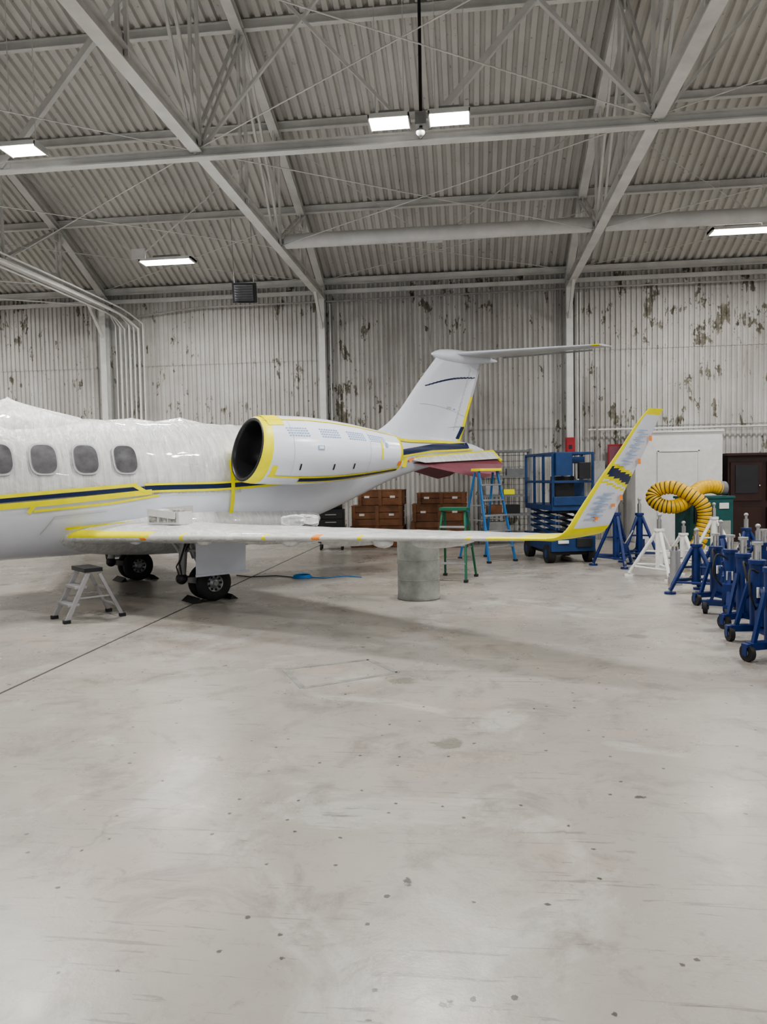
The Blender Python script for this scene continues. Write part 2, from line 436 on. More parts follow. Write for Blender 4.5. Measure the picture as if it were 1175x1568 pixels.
for t in ts:
    zc,ry,r_=fring(t); ring=[]
    for j in range(NS):
        a=2*math.pi*j/NS; dy=math.cos(a); dz=math.sin(a)
        k=1.0
        if dz>0 and t<1.8 and t>-6:
            k+=(noise.noise(Vector((t*3.2,a*2.0,0)))*.024+noise.noise(Vector((t*9,a*1.2,5)))*.014)*dz
        ring.append(L(t,ry*dy*k,zc+r_*dz*k))
    rings.append(ring)
b.loft(rings,lambda i,j:'film' if (ts[i]<1.9 and ts[i]>-6.2 and (3<j<45 or ts[i]<0.7 and not 50<j<94)) else 'white')
b.obj('fuselage',jet)
b=MB()
def tent(tc,h,rt_,rl):
    rings=[]
    for i in range(11):
        f=i/10; ring=[]
        for j in range(60):
            a=2*math.pi*j/60; pl=1+.13*math.sin(a*9+math.sin(a*3))*(1-f)*f*4
            t=tc+math.cos(a)*rt_*(1-f)**1.5*pl; l=math.sin(a)*rl*(1-f)**1.5*pl
            zc,ry,r_=fring(t); base=zc+r_*math.sqrt(max(0,1-(l/ry)**2))
            z=base*(1-f)+ (zc+r_+h)*f if f>0 else base-.02
            ring.append(L(t,l,z))
        rings.append(ring)
    b.loft(rings,'film')
tent(-2.15,.27,1.0,.6); tent(.25,.09,.45,.3); tent(-.5,.05,.4,.3); tent(-5.2,.2,.8,.5)
b.obj('film_tent',jet)
def surf(t,z,off=.008,side=1):
    zc,ry,r_=fring(t); s=max(-.999,min(.999,(z-zc)/r_)); c=math.sqrt(1-s*s)
    return L(t,side*(ry*c+off*c*1.0+ (off*.4)),z+off*s)
def strip(b,pts,wd,k,off=.012,n=None,side=1):
    out=[]
    for i in range(len(pts)-1):
        (t0,z0),(t1,z1)=pts[i],pts[i+1]; m=max(2,int(math.hypot(t1-t0,z1-z0)/.06))
        for q in range(m+(1 if i==len(pts)-2 else 0)):
            f=q/m; out.append((t0+(t1-t0)*f,z0+(z1-z0)*f))
    rows=[[],[],[]]
    for i,(t,z) in enumerate(out):
        t_,z_=out[min(i+1,len(out)-1)]; t__,z__=out[max(i-1,0)]
        dx,dz=t_-t__,z_-z__; q=math.hypot(dx,dz) or 1; nx,nz=-dz/q,dx/q
        for r,o in enumerate((-.5,0,.5)): rows[r].append(surf(t+nx*wd*o,z+nz*wd*o,off,side))
    b.loft(rows,k,cap=False,closed=False)
b=MB()
ztab=[(-3,1.44),(-.7,1.55),(.6,1.565),(2.44,1.69),(3.3,1.79),(4.03,1.9),(5,2.1),(6.1,2.27)]
zl=lambda t:interp(ztab,t)[0]
for sd in (1,-1):
    seg=[(t,zl(t)) for t in [-.7+i*.17 for i in range(28)]]
    strip(b,seg,.065,'navy',.020,side=sd)
    strip(b,[(t,z+.048) for t,z in seg],.03,'yellow',.022,side=sd)
    strip(b,[(t,z-.048) for t,z in seg],.03,'yellow',.022,side=sd)
    strip(b,[(-6.5,1.25),(-3,1.41),(-.7,zl(-.7))],.05,'navy',.018,side=sd)
    strip(b,[(-6.5,1.18),(-3,1.34),(-1.9,1.40),(-.6,1.50)],.07,'yellow',.022,side=sd)
    strip(b,[(-2.9,1.46),(-1.9,1.53),(-.8,1.60)],.045,'yellow',.022,side=sd)
    strip(b,[(-.86,1.60),(-.70,1.51)],.05,'yellow',.024,side=sd)
    strip(b,[(-2.1,1.30),(-1.2,1.36),(-.5,1.45)],.03,'yellow',.022,side=sd)
    strip(b,[(-2.16,1.28),(-2.08,1.40)],.05,'yellow',.024,side=sd)
    strip(b,[(-6.0,1.55),(-4,1.66)],.05,'yellow',.022,side=sd)
    strip(b,[(.62,1.0),(.62,1.92)],.06,'yellow',.026,side=sd)
    strip(b,[(-1.7,1.06),(-.5,1.12),(.62,1.12)],.03,'yellow',.022,side=sd)
    strip(b,[(-2.0,1.0),(-1.85,1.22),(-1.2,1.26)],.012,'frame',.02,side=sd)
    strip(b,[(3.9,2.36),(4.6,2.3),(5.6,2.3),(6.2,2.27)],.05,'yellow',.02,side=sd)
    strip(b,[(4.0,2.05),(5.2,2.20),(6.3,2.24)],.10,'navy',.022,side=sd)
    strip(b,[(4.0,1.98),(5.2,2.12),(6.4,2.17)],.03,'yellow',.024,side=sd)
b.obj('livery_tape',jet)
def patch(b,tc,zc,w_,h_,k,off,side=1,p=3.2):
    rings=[]
    for i in range(5):
        f=(i+.02)/4 if i==0 else i/4
        ring=[]
        for j in range(36):
            a=2*math.pi*j/36; ca,sa=math.cos(a),math.sin(a)
            x=math.copysign(abs(ca)**(2/p),ca)*w_/2*f; z=math.copysign(abs(sa)**(2/p),sa)*h_/2*f
            ring.append(surf(tc+x,zc+z,off,side))
        rings.append(ring)
    b.loft(rings,k)
b=MB()
for i in range(8):
    t=-.92-.515*i
    for sd in(1,-1):
        patch(b,t,1.94,.345,.40,'frame',.020,sd); patch(b,t,1.94,.295,.35,'glassd',.028,sd)
b.obj('cabin_windows',jet)
b=MB()
for sd in(1,-1):
    strip(b,[(-7.45,1.93),(-6.75,2.12)],.34,'glassd',.03,side=sd)
    for seg in ([(-5.9,1.0),(-5.9,2.25)],[(-5.1,1.0),(-5.1,2.25)]): strip(b,seg,.015,'frame',.02,side=sd)
b.obj('cockpit_glazing',jet)
def foil(n=14,th=.12):
    up=[];lo=[]
    for i in range(n+1):
        x=.5*(1-math.cos(math.pi*i/n)); y=5*th*(.2969*math.sqrt(x)-.126*x-.3516*x*x+.2843*x**3-.1036*x**4)
        up.append((x,y)); lo.append((x,-y*.8))
    return up[::-1]+lo[1:-1]
F=foil(); NF=len(F)
def wingp(l):
    f=(l-.5)/6.22; return -1.75+(l-.5)*.39, 2.75*(1-f)+.66*f, .93+(l-.9)*.026, 1-.35*f
for sd,nm in ((1,'left_wing'),(-1,'right_wing')):
    b=MB(); rings=[]; info=[]
    nsec=130
    for i in range(nsec+1):
        f=i/nsec; l=.5+(6.72-.5)*f
        le,ch,zb,th=wingp(l)
        if l<1.2: ch+=(1.2-l)*.5
        info.append(l)
        rings.append([L(le+x*ch,sd*l,zb+y*ch*th+.014*noise.noise(Vector((l*4,x*4,0)))*(1 if 0.05<x<.95 else 0)) for x,y in F])
    tabs=[(2.0,'orange'),(2.6,'yellow'),(3.3,'jwhite'),(3.75,'yellow'),(4.4,'orange'),(4.9,'yellow'),(5.65,'jwhite'),(6.0,'yellow')]
    def wk(i,j):
        l=info[i]
        if l>6.45: return 'yellow'
        if 12<=j<=14 and l>6.15: return 'yellow'
        if 12<=j<=13 and l<2.1: return 'yellow'
        if 12<=j<=14:
            for c,k in tabs:
                if abs(l-c)<.035: return k
        if j==13: return 'steel_white'
        if j==0 and l>4.8: return 'yellow'
        return 'film'
    b.loft(rings,wk)
    spec=[(0,6.72,1.082,.68,.66),(.06,6.80,1.10,.72,.64),(.12,6.85,1.16,.78,.62),(.25,6.88,1.30,.89,.58),(.5,6.93,1.58,1.13,.49),(.75,6.98,1.87,1.40,.40),(.93,7.02,2.12,1.62,.31),(1.0,7.04,2.24,1.76,.24)]
    wr=[];si=[]
    for i in range(61):
        f=i/60; l,z,le,ch=interp(spec,f); si.append(f)
        l2,z2,_,_=interp(spec,min(1,f+.02)); l1,z1,_,_=interp(spec,max(0,f-.02))
        d=Vector((0,l2-l1,z2-z1)).normalized(); nl,nz=-d.z,d.y
        wr.append([L(le+x*ch,sd*(l+nl*y*ch*.6),z+nz*y*ch*.6) for x,y in F])
    def lk(i,j):
        s_=si[i]; x=F[j][0]
        if s_<.13 or s_>.955: return 'yellow'
        if x<.1: return 'yellow'
        q=s_-.10*(x-.5)*-1
        if .50<q<.565: return 'navy'
        if .475<q<=.50 or .565<=q<.59: return 'yellow'
        if .44<q<.46: return 'yellow'
        return 'white'
    b.loft(wr,lk)
    for fz,fx,k,wx,hz in [(.2,.5,'orange',.05,.035),(.3,.78,'orange',.05,.03),(.36,.9,'orange',.04,.05),(.65,.9,'orange',.04,.05),(.82,.9,'orange',.04,.05)]+[(.2+.022*i,.35+.14*(i%2),'text',.16,.009) for i in range(10)]+[(.62+.025*i,.4+.12*(i%2),'text',.13,.009) for i in range(11)]:
        l,z,le,ch=interp(spec,fz)
        for q in(1,-1):
            b.box(L(le+fx*ch,sd*(l+q*.03),z),(wx,.004,hz),k)
    for l in (1.9,3.0,4.2,5.3):
        le,ch,zb,_=wingp(l)
        b.ell(L(le+ch*.62,sd*l,zb-.06),ch*.42,.07,.08,'film')
        b.ell(L(le+ch*.05,sd*(l-.25),zb-.05),.07,.16,.06,'film')
    b.obj(nm,jet)
b=MB(); rr=[]
for i in range(25):
    t=-1.95+4.35*i/24; f=math.sin(math.pi*min(1,max(0,(i+.3)/24.6)))**.5
    rr.append([L(t,math.cos(2*math.pi*j/28)*(.5+.48*f),.98+math.sin(2*math.pi*j/28)*(.1+.34*f)) for j in range(28)])
b.loft(rr,'film'); b.obj('belly_fairing',jet)
for sd,nm in ((1,'left_engine_nacelle'),(-1,'right_engine_nacelle')):
    b=MB()
    prof=[(.55,.05,'intake'),(.55,.34,'intake'),(.25,.37,'intake'),(.06,.395,'intake'),(.01,.415,'blackmetal'),(0,.435,'blackmetal'),(.015,.455,'yellow'),(.07,.472,'yellow'),(.13,.482,'yellow'),(.17,.486,'white'),(.5,.505,'white'),(.9,.51,'white'),(1.35,.49,'white'),(1.8,.445,'white'),(2.2,.39,'white'),(2.5,.345,'white'),(2.66,.32,'yellow'),(2.72,.31,'yellow'),(2.72,.27,'blackmetal'),(2.4,.25,'blackmetal'),(2.4,.02,'blackmetal')]
    rings=[]
    for dt,r_,k in prof:
        cz=2.07-.012*dt; cl=1.42-.03*dt
        t0=.62
        rings.append([L(t0+dt+ (.10*math.sin(2*math.pi*j/48)*max(0,1-dt/.5) if r_>.3 else 0),sd*(cl+r_*math.cos(2*math.pi*j/48)),cz+r_*1.0*math.sin(2*math.pi*j/48)) for j in range(48)])
    b.loft(rings,lambda i,j:prof[i][2],cap=False)
    b.loft([[L(.62+d,sd*(1.41+r_*math.cos(2*math.pi*j/20)),2.07+r_*math.sin(2*math.pi*j/20)) for j in range(20)] for d,r_ in((.3,.005),(.36,.05),(.55,.11))],'steel_grey')
    for j in range(20):
        a=2*math.pi*j/20; b.bar(L(1.14,sd*(1.41+.1*math.cos(a)),2.07+.1*math.sin(a)),L(1.14,sd*(1.41+.34*math.cos(a)),2.07+.34*math.sin(a)),.05,.01,'steel_grey')
    xs=[(p[0],p[1]) for p in prof if p[2] in('white','yellow')][:-1]
    def ns(dt,a,off=.006):
        rr_=interp(xs,dt)[0]+off
        return L(.62+dt,sd*(1.42-.03*dt+rr_*math.cos(a)),2.07-.012*dt+rr_*math.sin(a))
    def npatch(d0,d1,a0,a1,k,off=.006):
        m=max(2,int((d1-d0)/.1)); q=max(2,int(abs(a1-a0)/.1))
        b.loft([[ns(d0+(d1-d0)*i/m,a0+(a1-a0)*jj/q,off) for i in range(m+1)] for jj in range(q+1)],k,cap=False,closed=False)
    for g in (.42,.98,1.5,1.95):
        for rr2 in range(4):
            for c in range(8):
                npatch(g+c*.045+rr2*.01,g+c*.045+.030+rr2*.01,.62-rr2*.08,.655-rr2*.08,'text')
    npatch(.14,2.66,.98,1.04,'yellow')
    npatch(.17,.42,.75,1.6,'yellow',.004); npatch(.17,.26,-.9,-.5,'yellow',.004)
    npatch(.15,2.68,-.93,-.86,'yellow'); npatch(.7,2.68,-1.10,-.94,'navy'); npatch(.7,2.68,-1.17,-1.11,'yellow')
    npatch(.9,1.02,.0,.12,'text'); npatch(.92,1.0,.02,.10,'white',.009)
    for d in (.62,1.22,1.62): npatch(d,d+.025,-.62,-.42,'blackmetal')
    npatch(.5,.505,-1.2,1.2,'frame'); npatch(1.95,1.955,-1.2,1.2,'frame')
    npatch(2.2,2.24,-.3,.5,'yellow'); npatch(2.3,2.36,.2,.4,'text')
    npatch(2.62,2.7,-.7,-.45,'orange',.01)
    b.obj(nm,jet)
    b=MB()
    b.loft([[L(1.0+x*2.2,sd*l,2.1+y*2.2*.7) for x,y in F] for l in (.45,.7,1.05)],'white')
    b.obj(nm.replace('engine_nacelle','engine_pylon'),jet)
b=MB()
fs_=[(2.15,3.7,6.2),(2.45,4.0,6.3),(2.62,4.3,6.38),(2.9,4.63,6.48),(3.44,5.1,6.7),(4.0,5.62,6.9)]
zs=[2.15+(4.0-2.15)*i/30 for i in range(31)]
def fk(i,j):
    x=F[j][0]; z=zs[i]
    if x>.965: return 'yellow' if z<3.2 else 'frame'
    return 'white'
b.loft([[L(le+x*(te-le),y*.62*(min(2.0,te-le)),z) for x,y in F] for z in zs for le,te in [interp(fs_,z)]],fk)
def finp(t,z,k,w_,h_,rot=0):
    le,te=interp(fs_,z); x=(t-le)/(te-le); y=5*.12*(.2969*math.sqrt(x)-.126*x-.3516*x*x+.2843*x**3-.1036*x**4)*.62*min(2,te-le)
    R=Matrix.Rotation(-rot,3,'Y')
    for q in(1,-1): b.box(L(t,q*(y+.002),z),(w_,.006,h_),k,R)
for i in range(14):
    f=i/13; finp(5.32+1.3*f,3.42+.22*f+.05*math.sin(f*3),'navy',.12,.02+.012*math.sin(f*3.1),.2)
for i in range(16): finp(5.15+1.2*i/15,3.05-.2*(i/15)**2,'frame',.09,.008,-.1)
finp(5.9,3.0,'frame',.12,.05)
finp(6.05,2.98,'text',.05,.03); finp(5.95,2.62,'frame',.6,.01,.1)
for i in range(8): finp(6.3-.02*i,2.62-.03*i,'navy',.10,.04,0)
for i in range(16): finp(6.05+.48*i/15,2.6+1.2*i/15,'frame',.02,.09,0)
b.obj('vertical_fin',jet)
b=MB()
bt=[(5.5,.02,.02),(5.65,.11,.09),(6.0,.15,.13),(6.6,.14,.12),(7.1,.08,.06),(7.35,.02,.02)]
b.loft([[L(t,ry*math.cos(2*math.pi*j/24),4.05+rv*math.sin(2*math.pi*j/24)) for j in range(24)] for i in range(21) for t in [5.5+1.85*i/20] for ry,rv in [interp(bt,t)]],'white')
for sd in(1,-1):
    b.loft([[L((5.95+(7.4-5.95)*f)+x*(1.15*(1-f)+.45*f),sd*(.02+2.5*f),4.09-.05*f+y*.75*(1.15*(1-f)+.45*f)) for x,y in F] for i in range(21) for f in [i/20]],lambda i,j:'yellow' if (i>=19 and F[j][0]<.15) else ('frame' if F[j][0]>.72 or (j>14 and F[j][0]>.1) else 'white'))
    b.bar(L(7.0,sd*.5,4.03),L(7.65,sd*2.2,4.0),.02,.03,'steel_grey')
b.obj('horizontal_stabiliser',jet)
b=MB()
for sd in(1,-1):
    a=[L(4.55,sd*.30,1.93),L(6.95,sd*.18,2.08),L(6.95,sd*.50,1.88),L(6.6,sd*.66,1.66),L(6.2,sd*.62,1.60)]
    n_=Vector((0,-.02*sd,-.015))
    top=[p-n_ for p in a]; bot=[p+n_ for p in a]
    b.add(top+bot,[(0,1,2,3,4),(9,8,7,6,5),(0,5,6,1),(1,6,7,2),(2,7,8,3),(3,8,9,4),(4,9,5,0)],'maroon')
    o1=[L(4.45,sd*.38,1.98),L(6.95,sd*.24,2.14),L(6.95,sd*.42,1.98),L(4.9,sd*.44,1.90)]
    b.add(o1,[(0,1,2,3)],'film')
    b.bar(L(4.45,sd*.37,1.99),L(6.95,sd*.22,2.15),.03,.03,'yellow'); b.bar(L(6.95,sd*.22,2.15),L(6.97,sd*.46,1.93),.04,.04,'yellow')
    b.bar(L(4.4,sd*.4,1.82),L(4.42,sd*.42,2.0),.08,.03,'yellow')
    b.bar(L(4.5,sd*.42,1.93),L(4.6,sd*.44,1.98),.06,.03,'orange')
b.obj('ventral_fins',jet)
for sd,nm in ((1,'left_main_gear'),(-1,'right_main_gear')):
    b=MB(); l=1.42
    for off in(-.13,.13):
        c=L(0,sd*(l+off),.245)
        pr=[(.115,.055),(.17,.065),(.22,.06),(.243,.035),(.245,0),(.243,-.035),(.22,-.06),(.17,-.065),(.115,-.055)]
        b.loft([[c+Vector((r_*math.cos(2*math.pi*j/36),w_,r_*math.sin(2*math.pi*j/36))) for j in range(36)] for r_,w_ in pr],'tyre',cap=False)
        b.loft([[c+Vector((r_*math.cos(2*math.pi*j/36),w_,r_*math.sin(2*math.pi*j/36))) for j in range(36)] for r_,w_ in [(.01,.045),(.05,.05),(.06,.03),(.12,.04),(.13,.056),(.13,-.056),(.12,-.04),(.06,-.03),(.05,-.05),(.01,-.045)]],'hub')
        for j in range(9):
            a=2*math.pi*j/9
            for q in(1,-1): b.cyl(c+Vector((.09*math.cos(a),q*.03,.09*math.sin(a))),c+Vector((.09*math.cos(a),q*.041,.09*math.sin(a))),.017,'dark',10)
    b.cyl(L(0,sd*(l-.2),.245),L(0,sd*(l+.2),.245),.03,'steel_grey')
    b.cyl(L(-.40,sd*l,.34),L(-.34,sd*l,1.0),.055,'steel_grey'); b.ell(L(-.40,sd*l,.33),.08,.08,.08,'blackmetal')
    b.bar(L(-.42,sd*l,.33),L(0,sd*l,.245),.09,.08,'steel_grey')
    b.cyl(L(-.05,sd*l,.3),L(-.2,sd*l,.62),.03,'chrome'); b.cyl(L(-.2,sd*l,.6),L(-.3,sd*l,.9),.045,'steel_grey')
    b.cyl(L(-.36,sd*l,.6),L(-.3,sd*(l-.7),.9),.025,'jwhite')
    b.tube([L(-.36,sd*(l+.06),.8),L(-.46,sd*(l+.08),.55),L(-.42,sd*(l+.06),.36),L(-.05,sd*(l+.03),.34)],.012,'dark',6)
    b.tube([L(-.30,sd*(l+.06),.8),L(-.48,sd*(l+.02),.5),L(-.44,sd*(l+.06),.3)],.01,'dark',6)
    R=Matrix.Rotation(.06*sd,3,'X')
    b.box(L(.04,sd*(l+.30),.63),(.72,.025,.50),'white',R); b.bar(L(-.3,sd*l,.7),L(-.05,sd*(l+.3),.7),.03,.03,'steel_grey')
    b.box(L(.06,sd*(l+.30),.385),(.78,.03,.03),'white',R)
    b.obj(nm,jet)
b=MB()
for off in(-.11,.11):
    c=L(-7.2,off,.2)
    b.loft([[c+Vector((r_*math.cos(2*math.pi*j/28),w_,r_*math.sin(2*math.pi*j/28))) for j in range(28)] for r_,w_ in [(.02,.05),(.1,.05),(.18,.05),(.2,.02),(.2,-.02),(.18,-.05),(.1,-.05),(.02,-.05)]],'tyre')
b.cyl(L(-7.2,0,.2),L(-7.1,0,1.1),.045,'jwhite'); b.cyl(L(-7.2,-.14,.2),L(-7.2,.14,.2),.03,'steel_grey')
b.obj('nose_gear',jet)
def jw(t,l,z=0):
    v=Vector((t,-l,0)); return Vector((org.x+v.x*math.cos(ANG)-v.y*math.sin(ANG), org.y+v.x*math.sin(ANG)+v.y*math.cos(ANG), z))
def chock(p,flip):
    b=MB(); s_=-1 if flip else 1
    vs=[(0,y,0) for y in(-.2,.2)]+[(s_*.12,y,0) for y in(-.2,.2)]+[(s_*.09,y,.07) for y in(-.2,.2)]+[(s_*.02,y,.015) for y in(-.2,.2)]
    b.add(vs,[(0,1,3,2),(2,3,5,4),(4,5,7,6),(6,7,1,0),(0,2,4,6),(1,7,5,3)],'dark'); b.obj('wheel_chock',loc=p,rotz=ANG)
for lw in (1.42,-1.42): chock(jw(-.33,lw,.001),False); chock(jw(.33,lw,.001),True)
def bundle(name,t,l,z,sx,sy,sz,k,seed=0,fr=14):
    b=MB(); n=22; rings=[]
    for i in range(n+1):
        f=i/n; x=(f-.5)*sx; e=.7+.3*math.sin(math.pi*f)**.4
        ring=[]
        for j in range(26):
            a=2*math.pi*j/26; ca,sa=math.cos(a),math.sin(a)
            y=math.copysign(abs(ca)**.4,ca)*sy/2*e; zz=math.copysign(abs(sa)**.4,sa)*sz/2*e
            q=1+.45*noise.noise(Vector((x*fr,a*2.5,l+seed)))
            ring.append(Vector((x,y*q,max(-sz/2,zz*q))))
        rings.append(ring)
    b.loft(rings,k,smooth=False)
    p=jw(t,l,z+sz/2); b.obj(name,loc=p,rotz=ANG-.6)
bundle('crumpled_masking_film',.50,3.0,1.06,.46,.3,.13,'film',3,9)
# opened cardboard box covered in newsprint standing on the wing
b=MB()
for c,s_ in (((0,-.13,.08),(.5,.012,.16)),((0,.13,.08),(.5,.012,.16)),((-.25,0,.08),(.012,.26,.16)),((.25,0,.08),(.012,.26,.16)),((0,0,.006),(.5,.26,.012)),((0,0,.15),(.46,.24,.02))): b.box(c,s_,'door')
b.bar((-.25,-.14,.16),(.25,-.20,.12),.01,.09,'door'); b.bar((-.25,.14,.16),(.25,.17,.19),.01,.09,'door')
for x in(-.16,0,.15): b.box((x,-.139,.09),(.12,.004,.12),'paper')
b.box((-.258,0,.08),(.004,.16,.12),'paper'); b.box((.05,-.02,.163),(.3,.16,.008),'paper')
b.ell((-.12,.02,.17),.10,.07,.03,'frame'); b.ell((.12,.03,.17),.09,.06,.035,'paper'); b.box((-.03,-.142,.11),(.06,.004,.03),'yellow')
o=b.obj('cardboard_box',loc=jw(-.62,1.62,1.085),rotz=ANG-1.1)

# ------------------------------------------------------------------ ladders
def ladder(name,loc,rotz,h,wd,spread,steps,rail,top,pl=.28,stepm='alu',taper=.7,sd_=.09):
    b=MB(); w2=wd/2; tw=w2*taper
    for s_ in(-1,1):
        b.bar((s_*w2,-spread/2,.02),(s_*tw,-.05,h-.03),.03,.055,rail,up=(0,1,0))
        b.bar((s_*w2,spread/2,.02),(s_*tw,.08,h-.05),.03,.04,rail,up=(0,1,0))
        b.box((s_*w2,-spread/2,.02),(.06,.08,.04),'dark'); b.box((s_*w2,spread/2,.02),(.06,.07,.04),'dark')
        b.bar((s_*(w2*.86),-spread*.28,h*.45),(s_*(w2*.86),spread*.3,h*.45),.008,.02,'alu')
    for i in range(steps):
        f=(i+1)/(steps+1); ww=w2+(tw-w2)*f; y=-spread/2+(spread/2-.05)*f; z=h*f
        b.box((0,y,z),(ww*2,sd_,.03),stepm)
    for f in(.25,.6):
        ww=w2+(tw-w2)*f; b.bar((-ww,spread/2-(spread/2-.08)*f,h*f),(ww,spread/2-(spread/2-.08)*f,h*f),.02,.03,'alu')
    b.box((0,0,h),(tw*2+.08,pl,.05),top)
    return b.obj(name,loc=loc,rotz=rotz,bevel=.004)
p=W(-3.62,8.95); ladder('aluminium_step_stool',p,TH-.85,.60,.44,.66,2,'alu','blackmetal',.22,'alu',.82,.14)
p=W(2.0,14.3); ladder('blue_stepladder',p,TH+.5,1.75,.62,.95,5,'lblue','yellow',.3)
p=W(1.13,11.75); ladder('green_stepladder',p,TH-.35,1.12,.52,.7,3,'green','green',.25)
b=MB(); p=W(.46,9.95)
pr=[(.02,.0),(.285,0),(.29,.02),(.285,.05),(.283,.4),(.285,.79),(.29,.82),(.27,.83),(.262,.8),(.26,.7),(.02,.7)]
b.loft([[Vector((r_*math.cos(2*math.pi*j/48),r_*math.sin(2*math.pi*j/48),z)) for j in range(48)] for r_,z in pr],lambda i,j:'concrete' if i<6 else 'blackmetal')
for z in(.27,.54): b.torus((0,0,z),(0,0,1),.284,.004,'concrete',48,6)
b.obj('concrete_drum',loc=p)
b=MB(); p=W(-1.37,12.2)
for i in range(4): b.torus((0,0,.012+.012*i),(0,0,1),.16-.01*i,.009,'bluecable',28,6)
b.tube([(.15,0,.01),(.4,-.1,.01),(.7,.15,.01),(1.0,0,.01)],.008,'bluecable',6)
b.tube([(-.15,0,.01),(-.5,.2,.01),(-.9,.05,.01),(-1.2,.25,.01)],.008,'dark',6)
b.obj('coiled_air_hose',loc=p)

# ------------------------------------------------------------------ scissor lift
b=MB()
b.box((0,0,.36),(.84,1.6,.28),'blue2'); b.box((0,0,.2),(.7,1.4,.1),'blackmetal')
for sx in(-.38,.38):
    for sy in(-.58,.58):
        b.cyl((sx-.07,sy,.17),(sx+.07,sy,.17),.17,'dark',24); b.cyl((sx-.075,sy,.17),(sx+.075,sy,.17),.08,'blue2',16)
for i in range(4):
    z0=.52+i*.11
    for sx in(-.3,.3):
        b.bar((sx,-.7,z0),(sx,.7,z0+.11),.04,.05,'blue2'); b.bar((sx*.8,.7,z0),(sx*.8,-.7,z0+.11),.04,.05,'blue2')
    b.cyl((-.32,0,z0+.055),(.32,0,z0+.055),.025,'steel_grey',10)
b.box((0,0,1.02),(.8,1.6,.1),'blue2')
for z in (1.5,2.02):
    for sx in(-.38,.38): b.bar((sx,-.78,z),(sx,.78,z),.045,.045,'blue2')
    for sy in(-.78,.78): b.bar((-.38,sy,z),(.38,sy,z),.045,.045,'blue2')
for sx in(-.38,.38):
    for sy in(-.78,-.26,.26,.78): b.bar((sx,sy,1.05),(sx,sy,2.02),.045,.045,'blue2')
b.box((-.2,-.82,1.82),(.3,.12,.42),'blue2'); b.box((.2,-.82,1.7),(.22,.1,.3),'blackmetal'); b.box((.1,-.2,1.3),(.5,.5,.45),'blue2')
b.box((-.1,-.5,1.35),(.35,.3,.5),'blackmetal'); b.box((.15,-.45,1.9),(.3,.3,.12),'blue2')
b.box((.0,-.82,1.15),(.76,.03,.16),'blue2'); b.box((.2,-.82,.38),(.3,.04,.16),'dark'); b.box((-.2,-.82,.4),(.2,.03,.06),'jwhite')
b.obj('scissor_lift',loc=W(3.38,14.3),rotz=TH+.12,bevel=.006)

# ------------------------------------------------------------------ booth, cabinets, crates, rack
b=MB()
b.box((4.78,18.35,1.28),(1.94,1.0,2.56),'door'); b.box((4.78,18.35,2.58),(2.0,1.06,.05),'steel_white')
b.box((4.77,17.84,1.05),(.86,.03,2.1),'door')
for dx in(-.45,.45): b.box((4.77+dx,17.835,1.07),(.04,.04,2.15),'door')
b.box((4.77,17.835,2.13),(.95,.04,.04),'door'); b.ell((5.1,17.8,1.02),.03,.03,.03,'steel_grey')
b.obj('door_booth',bevel=.004)
b=MB()
b.box((6.70,18.3,1.0),(1.6,.7,2.0),'mahog'); b.box((6.70,18.25,2.02),(1.72,.84,.06),'mahog')
for i in range(2):
    cx=6.30+i*.8
    b.box((cx,17.93,1.4),(.7,.04,.9),'mahog'); b.box((cx,17.9,1.45),(.5,.03,.65),'blackmetal'); b.box((cx,17.92,.45),(.7,.04,.7),'mahog')
    b.ell((cx+.28,17.88,1.3),.02,.02,.02,'chrome')
b.obj('hutch_cabinet',bevel=.006)
def crate(name,x,y,z,sx,sy,sz,rot=0):
    b=MB(); np_=max(2,int(round(sz/.16)))
    b.box((0,0,sz/2),(sx-.04,sy-.04,sz-.02),'wood')
    for i in range(np_):          # plank front and back with gaps
        h=sz/np_
        for q in(-1,1): b.box((0,q*(sy/2-.012),h*(i+.5)),(sx,.024,h-.014),'wood')
    for xx in(-sx/2+.05,sx/2-.05,0):
        b.box((xx,-sy/2-.012,sz/2),(.08,.024,sz),'wood'); b.box((xx,0,.03),(.08,sy,.06),'wood')
    b.box((0,0,sz-.01),(sx+.02,sy+.02,.02),'wood')
    for q in (-.3,.28): b.box((sx*q,-sy/2-.002,sz*.55),(.12,.004,.05),'door')
    b.obj(name,loc=(x,y,z),rotz=rot,bevel=.004)
for (X,D,z,sx,sz,r) in [(-.12,17.6,0,1.25,.5,0),(-.12,17.6,.502,1.2,.48,.03),(-.02,17.6,.985,1.05,.36,-.04),(1.32,17.3,0,1.3,.6,0),(1.32,17.3,.602,1.25,.4,.02),(1.38,17.3,1.005,1.12,.26,-.03)]:
    p=W(X,D); crate('wooden_crate',p.x,p.y,z,sx,.7,sz-.002,r)
b=MB()
b.box((0,0,.55),(.6,.5,.75),'blackmetal'); b.cyl((-.25,0,1.02),(.25,0,1.02),.15,'dark',20)
for i in range(4): b.box((0,-.26,.28+i*.17),(.54,.02,.14),'dark'); b.box((0,-.28,.3+i*.17),(.25,.02,.02),'steel_grey')
for sx in(-.24,.24):
    for sy in(-.18,.18): b.cyl((sx-.02,sy,.07),(sx+.02,sy,.07),.07,'dark',14); b.box((sx,sy,.15),(.05,.05,.06),'steel_grey')
b.obj('tool_trolley',loc=W(-1.2,17.0),rotz=TH)
b=MB()
for sx in(-.6,.6):
    for sy in(-.22,.22): b.bar((sx,sy,0),(sx,sy,2.25),.05,.05,'rack')
for z in(.25,.7,1.15,1.6,2.2):
    b.box((0,0,z),(1.22,.46,.05),'rack')
for i in range(13): b.cyl((-.6+i*.1,.23,.1),(-.6+i*.1,.23,2.2),.006,'rack',6)
for i in range(15): b.cyl((-.6,.23,.15+i*.14),(.6,.23,.15+i*.14),.006,'rack',6)
